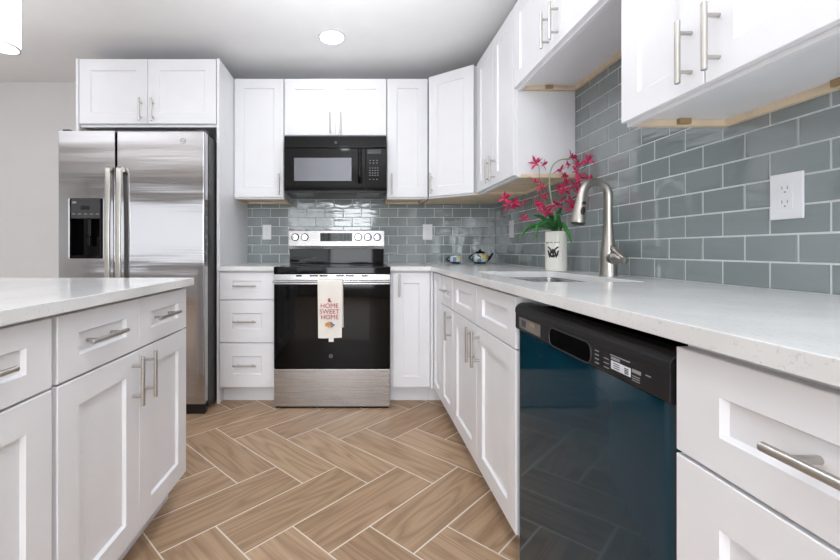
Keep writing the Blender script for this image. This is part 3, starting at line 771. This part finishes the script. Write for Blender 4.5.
# ------------------------------------------------------------------ dishwasher (local frame as the right run)
def dishwasher():
    yfar, ynear = 1.2065, 0.6065; w = yfar - ynear
    r = empty('dishwasher', (XF, yfar, 0), -PI / 2); tag(r, 'black dishwasher with blue protective film on its door', 'dishwasher')
    MB().box(0.012, w - 0.012, 0.05, 0.58, 0.10, 0.858).build('tub', 'void', r)
    MB().box(0.006, w - 0.006, 0.055, 0.075, 0.0, 0.0995).build('toe_kick', 'black', r)
    D = MB()
    # rounded vertical sides on the door skin
    prof = []
    for i in range(7):
        a = PI / 2 * i / 6; prof.append((0.003 + 0.016 * (1 - math.sin(a)) , 0.004 + 0.022 * (1 - math.cos(a))))
    pl = [(x, y) for x, y in [(0.003, 0.048)] + [(0.003 + 0.02 * (1 - math.cos(a)), 0.022 - 0.02 * math.sin(a)) for a in [PI / 2 * i / 6 for i in range(7)]]]
    pr_ = [(w - x, y) for x, y in pl[::-1]]
    D.prism(pl + pr_, 0.045, 0.784, 'Z')
    D = D.build('door', 'film', r, 'door panel under blue film')
    # control panel: lip on top, sloping fascia
    sec = [(0.048, 0.7855), (0.0, 0.7855), (-0.004, 0.789), (-0.004, 0.835), (-0.006, 0.842), (-0.004, 0.853), (0.004, 0.863), (0.016, 0.868), (0.048, 0.868)]
    P = MB().prism(sec, 0.002, w - 0.002, 'X', 0.0018).build('control_panel', 'dwgrey', r)
    xl = lambda px: yfar - F * (XF - 0.004) / (px - PX0)
    # handle pocket
    a, b = xl(550), xl(591)
    mb = MB(); n = 28; zc, hz = 0.811, 0.0215; rx = 0.012
    def rr(o, y):
        pts = []
        for cxs, czs, a0 in ((b - 0.016, zc + hz - 0.016, 0), (a + 0.016, zc + hz - 0.016, PI / 2), (a + 0.016, zc - hz + 0.016, PI), (b - 0.016, zc - hz + 0.016, 1.5 * PI)):
            for q in range(7):
                t = a0 + PI / 2 * q / 6; pts.append((cxs + (0.016 + o) * math.cos(t), y, czs + (0.016 + o) * math.sin(t)))
        return pts
    mb.loops([rr(0.0035, -0.0041), rr(0.003, -0.0065), rr(0.0005, -0.0065), rr(0, -0.0048)], cap0=False, cap1=False)
    mb.build('pocket_rim', 'darkgrey', P)
    mb = MB(); mb.loops([rr(-0.0002, -0.0042), rr(-0.0002, -0.0052)]); mb.build('handle_pocket', 'void', P)
    def zl(px, py): return H - (py - PY0) * (XF - 0.004) / (px - PX0)
    MB().box(xl(519.5), xl(540.5), -0.0049, -0.0041, 0.795, 0.828).build('sticker', 'sticker', P, 'grey sticker')
    MB().box(xl(522), xl(526), -0.0054, -0.0050, 0.803, 0.822).build('sticker_print', 'slot', P); MB().box(xl(530), xl(535), -0.0054, -0.0050, 0.813, 0.823).build('sticker_print', 'bracket', P)
    MB().box(xl(611.3), xl(631), -0.0049, -0.0041, 0.8005, 0.817, 0.0003, 1).build('label_sticker', 'label', P, 'white printed label')
    y0, y1 = -0.0049, -0.0041
    bits('printed_line', 'slot', P, [(xl(614), xl(620), -0.0054, -0.0050, 0.804 + i * 0.0042, 0.8055 + i * 0.0042) for i in range(3)], False)
    bits('printed_line', 'slot', P, [(xl(625), xl(629), -0.0054, -0.0050, 0.803 + i * 0.003, 0.8047 + i * 0.003) for i in range(4)], False)
    bits('indicator', 'print', P, [(xl(595.2), xl(599), y0, y1, 0.797 + i * 0.0085, 0.799 + i * 0.0085) for i in range(4)], False)
    bits('indicator', 'print', P, [(xl(604), xl(609), y0, y1, 0.797 + i * 0.009, 0.7985 + i * 0.009) for i in range(3)], False)
    bits('printed_line', 'print', P, [(xl(610.5), xl(630), y0, y1, 0.8265, 0.8285)] + [(xl(632.5), xl(640), y0, y1, 0.797 + i * 0.004, 0.7982 + i * 0.004) for i in range(3)], False)
    bits('button', 'print', P, [(xl(611.5), xl(620), y0, y1, 0.8195, 0.8245), (xl(632.5), xl(641), y0, y1, 0.812, 0.818), (xl(646), xl(651), y0, y1, 0.816, 0.818)], False)
dishwasher()

# ------------------------------------------------------------------ sink and faucet
def sink():
    x0, x1, y0, y1 = SX0 - 0.008, SX1 + 0.008, SY0 - 0.008, SY1 + 0.008; zt = ZC - 0.0308
    r = empty('sink', ((x0 + x1) / 2, (y0 + y1) / 2, 0.705)); tag(r, 'stainless steel undermount sink in the long quartz countertop', 'sink')
    def rr(o, z, R=0.04):
        pts = []
        for cx, cy, a0 in ((x1 - R, y1 - R, 0), (x0 + R, y1 - R, PI / 2), (x0 + R, y0 + R, PI), (x1 - R, y0 + R, 1.5 * PI)):
            for q in range(7):
                t = a0 + PI / 2 * q / 6; pts.append((cx + (R + o) * math.cos(t), cy + (R + o) * math.sin(t), z))
        return pts
    mb = MB()
    mb.loops([rr(0.02, zt), rr(0.0, zt), rr(-0.004, zt - 0.15), rr(-0.03, zt - 0.183), rr(-0.027, zt - 0.185), rr(-0.001, zt - 0.152), rr(0.0025, zt - 0.002), rr(0.02, zt - 0.002)], cap0=False, cap1=False)
    bm = mb.bm; bm.verts.ensure_lookup_table()
    n = 28
    bm.faces.new(bm.verts[3 * n:4 * n]); bm.faces.new(bm.verts[4 * n:5 * n])
    mb.build('basin', 'sinksteel', r, world=True)
    MB().lathe([(0.045, 0.0), (0.043, 0.004), (0.03, 0.003), (0.0005, 0.001)], ((x0 + x1) / 2, (y0 + y1) / 2, zt - 0.1828), 24).build('drain', 'chrome', r, world=True)
sink()
def faucet():
    bx, by = 1.062, 1.592
    r = empty('faucet', (bx, by, ZC)); tag(r, 'brushed nickel gooseneck pull-down faucet behind the sink', 'faucet')
    MB().lathe([(0.034, 0.0003), (0.034, 0.004), (0.0325, 0.01), (0.032, 0.06), (0.031, 0.09), (0.027, 0.125), (0.0215, 0.165), (0.0195, 0.205), (0.019, 0.2052)], (0, 0, 0), 28).build('body', 'faucet', r)
    R = 0.058; pts = [(0, 0, 0.2055), (0, 0, 0.27), (0, 0, 0.33)]
    cz = 0.335
    for i in range(1, 15):
        t = PI * 0.95 * i / 14; pts.append((-R + R * math.cos(t), -0.012 * i / 14, cz + R * 1.08 * math.sin(t)))
    e = Vector(pts[-1])
    S = MB().tube(pts, 0.0172, 18, up=(0, 1, 0)).build('spout', 'faucet', r)
    d = (Vector(pts[-1]) - Vector(pts[-2])).normalized(); d = (d + Vector((-0.02, 0, -0.3))).normalized()
    p = [e + d * q for q in (-0.004, 0.0, 0.035, 0.085, 0.122, 0.126)]
    Hd = MB().tube(p, [0.0180, 0.0192, 0.0215, 0.0255, 0.0285, 0.0275], 20, up=(0, 1, 0)).build('spray_head', 'faucet', r)
    MB().tube([e + d * 0.1265, e + d * 0.1295], 0.023, 18, up=(0, 1, 0)).build('nozzle', 'black', Hd)
    side = Vector((0.0, -1.0, 0.0))
    mb = MB()
    for q, rad in ((0.042, 0.0085), (0.074, 0.0105)):
        c = e + d * q + side * (0.0220 if q < 0.05 else 0.0250) + Vector((-0.0005, 0, 0))
        mb.tube([c - d * (0.007 if q < 0.05 else 0.015), c - d * 0.004, c + d * 0.004, c + d * (0.007 if q < 0.05 else 0.017)], [rad * 0.6, rad, rad, rad * 0.6], 12, ry=0.004, up=(0, 1, 0))
    mb.build('spray_button', 'black', Hd, 'black rubber spray buttons')
    mb = MB()
    mb.tube([(0, -0.020, 0.075), (0, -0.047, 0.075)], 0.024, 20)
    pts = [(0.0, -0.012, 0.128), (0.0, -0.040, 0.112), (0.0, -0.070, 0.096), (0.0, -0.096, 0.078), (0.0, -0.088, 0.060), (0.0, -0.050, 0.056)]
    mb.tube([Vector(q) for q in pts[:5]], [0.007, 0.013, 0.016, 0.013, 0.008], 14, ry=0.010)
    mb.tube([(0, -0.040, 0.078), (0, -0.066, 0.078), (0, -0.090, 0.07)], [0.024, 0.020, 0.010], 16)
    mb.build('lever', 'faucet', r)
faucet()

# ------------------------------------------------------------------ vase and orchid
VX, VY = 1.047, 1.982
def vase():
    r = empty('vase', (VX, VY, ZC)); tag(r, 'cream cylindrical ceramic vase with a black printed crest on the counter', 'vase')
    MB().lathe([(0.047, 0.0003), (0.051, 0.003), (0.052, 0.02), (0.052, 0.198), (0.051, 0.206), (0.048, 0.208), (0.046, 0.204), (0.046, 0.15), (0.0005, 0.15)], (0, 0, 0), 40).build('pot', 'ceramic', r)
    # curved decals facing the camera side
    def decal(mb, pts, th=0.0016):
        # pts: list of (angle offset, z) strokes on the cylinder
        q = []
        for a, z in pts:
            t = AV + a; q.append((0.0523 * math.cos(t), 0.0523 * math.sin(t), z))
        mb.tube(q, th, 6)
    AV = math.atan2(-VY, -VX) - 0.28
    mb = MB()
    for i in range(11):
        a = -0.75 + i * 0.125
        if i in (3, 6): continue
        decal(mb, [(a, 0.146), (a + 0.04, 0.151), (a + 0.075, 0.1465)], 0.0014)
    mb.build('lettering', 'ink', r, 'small black printed words')
    mb = MB()
    for sx in (-1, 1):
        decal(mb, [(sx * (0.05 + 0.05 * i), 0.092 + 0.015 * math.sin(i * 0.9)) for i in range(10)], 0.0042)
        decal(mb, [(sx * (0.06 + 0.06 * i), 0.100 + 0.024 * (i / 6) ** 0.7) for i in range(8)], 0.0036)
        decal(mb, [(sx * (0.03 + 0.045 * i), 0.080 - 0.008 * math.sin(i * 1.2)) for i in range(8)], 0.0036)
    decal(mb, [(0, 0.075), (0.03, 0.09), (-0.02, 0.105), (0.02, 0.116)], 0.004)
    mb.build('crest', 'ink', r, 'black printed flourish')
vase()
def orchid():
    r = empty('orchid', (VX, VY, ZC + 0.152)); tag(r, 'spray of magenta orchids with green leaves standing in the cream vase', 'flower')
    base = Vector((VX, VY, ZC + 0.153))
    def at(px, py, y): 
        y = min(y, F * 1.112 / (px - PX0)); k = y / F
        return Vector(((px - PX0) * k, y, H - (py - PY0) * k))
    # petals: closed lens shapes
    def petal(mb, L, W, ang, lift, curl):
        n = 5; rings = []
        ca, sa = math.cos(ang), math.sin(ang)
        for i in range(n + 1):
            t = i / n; wv = W * math.sin(PI * min(0.97, max(0.06, t ** 0.8))) ; x = 0.003 + L * t; z = lift * t * L - curl * t * t * L
            th = 0.0009
            ring = []
            for (dy, dz) in ((-wv, 0.25 * wv), (0, th), (wv, 0.25 * wv), (0, -th)):
                ring.append((x * ca - dy * sa, x * sa + dy * ca, z + dz))
            rings.append(ring)
        mb.loops(rings)
    variants = []
    for v in range(4):
        mb = MB()
        for q in range(5):
            petal(mb, random.uniform(0.021, 0.030), random.uniform(0.0040, 0.0065), 2 * PI * q / 5 + random.uniform(-0.3, 0.3), random.uniform(0.2, 0.9), random.uniform(0, 0.5))
        petal(mb, 0.016, 0.007, 0.4, 1.5, 0.3)
        mb.lathe([(0.0005, -0.008), (0.003, -0.003), (0.0035, 0.003), (0.0005, 0.008)], (0, 0, 0), 8)
        me = bpy.data.meshes.new('blossom')
        bmesh.ops.recalc_face_normals(mb.bm, faces=mb.bm.faces)
        for f in mb.bm.faces: f.smooth = True
        mb.bm.to_mesh(me); mb.bm.free(); me.materials.append(M['magenta']); variants.append(me)
    spots = [(536, 164, 1.95), (543, 165, 1.94), (535, 182, 1.94), (541, 188, 1.92), (542, 196, 1.91), (505, 198, 1.98), (507, 206, 1.97), (514, 203, 1.96), (514, 208, 1.97), (523, 204, 1.95), (536, 204, 1.90), (541, 208, 1.88), (546, 212, 1.89), (524, 219, 1.93),
             (556, 205, 1.93), (561, 200, 1.94), (560, 171, 1.97), (563, 176, 1.96), (571, 157, 1.96), (567, 164, 1.97), (577, 166, 1.95), (588, 161, 1.97), (577, 171, 1.96), (580, 178, 1.94), (589, 180, 1.95),
             (560, 187, 1.95), (566, 184, 1.96), (563, 191, 1.94), (574, 187, 1.95), (580, 186, 1.96), (578, 194, 1.94), (573, 204, 1.95), (569, 201, 1.96), (578, 208, 1.95), (571, 208, 1.94)]
    for i, (px, py, y) in enumerate(spots):
        p = at(px, py, y)
        o = bpy.data.objects.new('blossom', variants[i % 4]); COL.objects.link(o); o.parent = r
        o.location = INV[r.name] @ p
        o.rotation_euler = (random.uniform(0.2, 1.9), random.uniform(-0.9, 0.9), random.uniform(-1.6, 1.0))
        s = random.uniform(1.0, 1.35); o.scale = (s, s, s)
    def spline(P, n=8):
        P = [Vector(p) for p in P]; out = []
        Q = [P[0]] + P + [P[-1]]
        for i in range(1, len(Q) - 2):
            for q in range(n):
                t = q / n; a, b, c, d = Q[i - 1], Q[i], Q[i + 1], Q[i + 2]
                out.append(0.5 * ((2 * b) + (c - a) * t + (2 * a - 5 * b + 4 * c - d) * t * t + (3 * b - a - 3 * c + d) * t ** 3))
        return out + [P[-1]]
    b2 = Vector((VX, VY, ZC + 0.21))
    stems = [([(551.5, 200, 1.94), (549.5, 182, 1.95), (552, 167, 1.96), (560, 160, 1.97), (570, 159, 1.97)], 0.0035, 'stem'),
             ([(556, 212, 1.95), (566, 196, 1.96), (576, 180, 1.97), (588, 162, 1.97)], 0.0016, 'twig'),
             ([(550, 212, 1.93), (545, 200, 1.93), (540, 182, 1.94), (539, 166, 1.95)], 0.0014, 'twig'),
             ([(546, 210, 1.93), (532, 197, 1.95), (518, 194, 1.97), (505, 199, 1.98)], 0.0014, 'twig'),
             ([(545, 210, 1.92), (538, 205, 1.92), (528, 208, 1.93), (523, 219, 1.93)], 0.0014, 'twig'),
             ([(546, 205, 1.94), (536, 180, 1.96), (522, 176, 1.97), (505, 180, 1.98)], 0.0012, 'stem'),
             ([(560, 217, 1.95), (568, 212, 1.95), (574, 203, 1.95), (580, 186, 1.96)], 0.0016, 'twig')]
    for i, (pts, rad, m) in enumerate(stems):
        P = [base + Vector((random.uniform(-0.02, 0.02), random.uniform(-0.02, 0.02), 0)), b2 + Vector((random.uniform(-0.02, 0.02), random.uniform(-0.02, 0.02), 0.0))] + [at(*p) for p in pts]
        MB().tube(spline(P, 6), rad, 7).build('stem', m, r, world=True)
    leaves = [[(540, 226, 1.93), (528, 228, 1.92), (519, 239, 1.92)], [(546, 224, 1.90), (538, 226, 1.87), (536, 238, 1.86)], [(562, 224, 1.95), (567, 231, 1.92), (572, 244, 1.90)],
              [(558, 218, 1.94), (560, 211, 1.95), (562, 204, 1.96)], [(547, 221, 1.94), (541, 217, 1.93), (534, 215, 1.92)], [(552, 218, 1.92), (549, 212, 1.91), (544, 213, 1.89)], [(556, 222, 1.90), (557, 216, 1.89), (563, 214, 1.87)], [(551, 221, 1.90), (546, 221, 1.87), (541, 225, 1.85)]]
    for pts in leaves:
        P = [base + Vector((random.uniform(-0.012, 0.012), random.uniform(-0.012, 0.012), 0)), b2 + Vector((random.uniform(-0.018, 0.018), random.uniform(-0.02, 0.0), 0.004))] + [at(*p) for p in pts]
        S = spline(P, 6); n = len(S)
        rads = [0.0015 + 0.0105 * math.sin(PI * min(1, 0.08 + 0.92 * i / (n - 1))) ** 0.8 for i in range(n)]
        mb = MB(); rings = []
        for i, p in enumerate(S):
            d = (S[min(i + 1, n - 1)] - S[max(i - 1, 0)]).normalized()
            a = d.cross(Vector((0.25, 1.0, 0.35))).normalized(); b = a.cross(d).normalized()
            w_ = rads[i]
            rings.append([p - a * w_ + b * w_ * 0.25, p + b * 0.0008, p + a * w_ + b * w_ * 0.25, p - b * 0.0008])
        mb.loops(rings); mb.build('leaf', 'leaf', r, world=True)
orchid()

# ------------------------------------------------------------------ teapot and cup
def teapot():
    c = Vector((0.985, 3.02, ZC)); r = empty('teapot', c); tag(r, 'small painted teapot with a black lid in the back counter corner', 'teapot')
    MB().lathe([(0.040, 0.0003), (0.043, 0.006), (0.040, 0.012), (0.058, 0.026), (0.066, 0.048), (0.060, 0.070), (0.045, 0.080), (0.040, 0.082)], (0, 0, 0), 32).build('body', 'painted', r)
    mb = MB(); mb.lathe([(0.041, 0.0002), (0.0445, 0.004), (0.0445, 0.010), (0.047, 0.0145)], (0, 0, 0), 32)
    mb.build('foot', 'blackglaze', r)
    MB().lathe([(0.043, 0.0825), (0.041, 0.088), (0.028, 0.099), (0.010, 0.104), (0.006, 0.108), (0.010, 0.113), (0.008, 0.119), (0.0005, 0.121)], (0, 0, 0), 28).build('lid', 'blackglaze', r, 'black lid with a knob')
    MB().tube([(0.052, 0, 0.030), (0.074, 0, 0.040), (0.086, 0, 0.058), (0.098, 0, 0.078), (0.104, 0, 0.081)], [0.016, 0.012, 0.009, 0.007, 0.006], 12).build('spout', 'blackglaze', r)
    pts = [(-0.05 - 0.036 * math.sin(PI * i / 12), 0, 0.026 + 0.048 * (i / 12)) for i in range(13)]
    MB().tube(pts, 0.0055, 10, up=(0, 1, 0)).build('handle', 'blackglaze', r)
teapot()
def cup():
    c = Vector((0.782, 3.0, ZC)); r = empty('teacup', c); tag(r, 'small painted teacup with a dark handle left of the teapot', 'cup')
    MB().lathe([(0.030, 0.0003), (0.033, 0.004), (0.032, 0.008), (0.045, 0.022), (0.051, 0.042), (0.053, 0.062), (0.051, 0.062), (0.048, 0.042), (0.042, 0.024), (0.0005, 0.012)], (0, 0, 0), 32).build('bowl', 'painted', r)
    MB().lathe([(0.0305, 0.0002), (0.0345, 0.003), (0.0335, 0.009), (0.040, 0.0155)], (0, 0, 0), 32).build('foot', 'blackglaze', r)
    pts = [(-0.044 - 0.026 * math.sin(PI * i / 12), 0, 0.018 + 0.036 * (i / 12)) for i in range(13)]
    MB().tube(pts, 0.005, 10, up=(0, 1, 0)).build('handle', 'blackglaze', r)
cup()

# ------------------------------------------------------------------ outlets (local frame: faces -y)
def outlet(loc, rz, w, h, label):
    r = empty('outlet', loc, rz); tag(r, label, 'outlet')
    P = MB().box(-w / 2, w / 2, -0.0070, -0.0007, -h / 2, h / 2, 0.002).build('cover_plate', 'plate', r)
    I = MB().box(-0.0175, 0.0175, -0.0086, -0.0072, -0.035, 0.035, 0.0006, 1).build('receptacle', 'plate', r)
    mb = MB()
    for z in (-0.019, 0.019):
        for x in (-0.007, 0.006): mb.box(x - 0.001, x + 0.001, -0.0092, -0.0087, z + 0.000, z + 0.008)
        mb.lathe([(0.0024, 0), (0.0024, -0.0006)], (0, -0.0087, z - 0.008), 10, 'Y')
    mb.build('slots', 'print', I)
    return r
outlet(((267 - PX0) * YB / F, YB, 1.185), 0, 0.074, 0.124, 'white wall outlet on the back tiles left of the range')
outlet(((427.5 - PX0) * YB / F, YB, 1.186), 0, 0.080, 0.130, 'white wall outlet on the back tiles right of the range')
outlet((XW, 2.815, 1.192), -PI / 2, 0.080, 0.130, 'white wall outlet on the right wall tiles near the corner')
outlet((XW, 1.011, 1.181), -PI / 2, 0.078, 0.124, 'white wall outlet on the right wall tiles nearest the camera')

# ------------------------------------------------------------------ ceiling lamps
def downlight():
    r = empty('downlight', (-0.169, 2.496, CEIL)); tag(r, 'round white recessed downlight in the ceiling', 'ceiling light')
    MB().lathe([(0.090, -0.0003), (0.090, -0.004), (0.084, -0.007), (0.078, -0.007), (0.076, -0.0003)], (0, 0, 0), 40).build('trim_ring', 'plate', r)
    MB().lathe([(0.0755, -0.0004), (0.0755, -0.004)], (0, 0, 0), 40).build('lens', 'lamp', r, 'glowing white lens')
downlight()
def pendant():
    x, y = -1.232, 1.30; zb = 1.742
    r = empty('pendant_lamp', (x, y, CEIL)); tag(r, 'lit clear glass cylinder pendant lamp at the top left above the island', 'pendant lamp')
    MB().lathe([(0.06, -0.0003), (0.06, -0.015), (0.055, -0.022), (0.0005, -0.024)], (0, 0, 0), 28).build('canopy', 'chrome', r)
    MB().tube([(0, 0, -0.0245), (0, 0, -0.35)], 0.004, 10).build('stem', 'chrome', r)
    MB().lathe([(0.02, -0.345), (0.02, -0.39), (0.03, -0.395), (0.0005, -0.396)], (0, 0, 0), 20).build('socket', 'chrome', r)
    d = zb - CEIL
    MB().lathe([(0.049, -0.36), (0.052, -0.362), (0.052, d + 0.004), (0.050, d), (0.046, d), (0.047, d + 0.006), (0.047, -0.362)], (0, 0, 0), 36).build('glass_shade', 'lampglass', r, 'bright glass shade')
    MB().lathe([(0.0005, -0.40), (0.018, -0.41), (0.024, -0.45), (0.024, d + 0.09), (0.016, d + 0.06), (0.0005, d + 0.055)], (0, 0, 0), 20).build('bulb', 'lamp', r, 'glowing bulb')
    MB().lathe([(0.0525, d - 0.0005), (0.0525, d - 0.006), (0.0475, d - 0.006), (0.0475, d - 0.0005), (0.0525, d - 0.0005)], (0, 0, 0), 36).build('rim', 'nickel', r)
    mb = MB()
    for i in range(2):
        mb.tube([(0.03 * math.cos(t), 0.03 * math.sin(t), d + 0.02 + 0.006 * math.sin(3 * t + i)) for t in [2 * PI * q / 20 for q in range(21)]], 0.002, 6)
    mb.build('crystal_ring', 'chrome', r)
pendant()
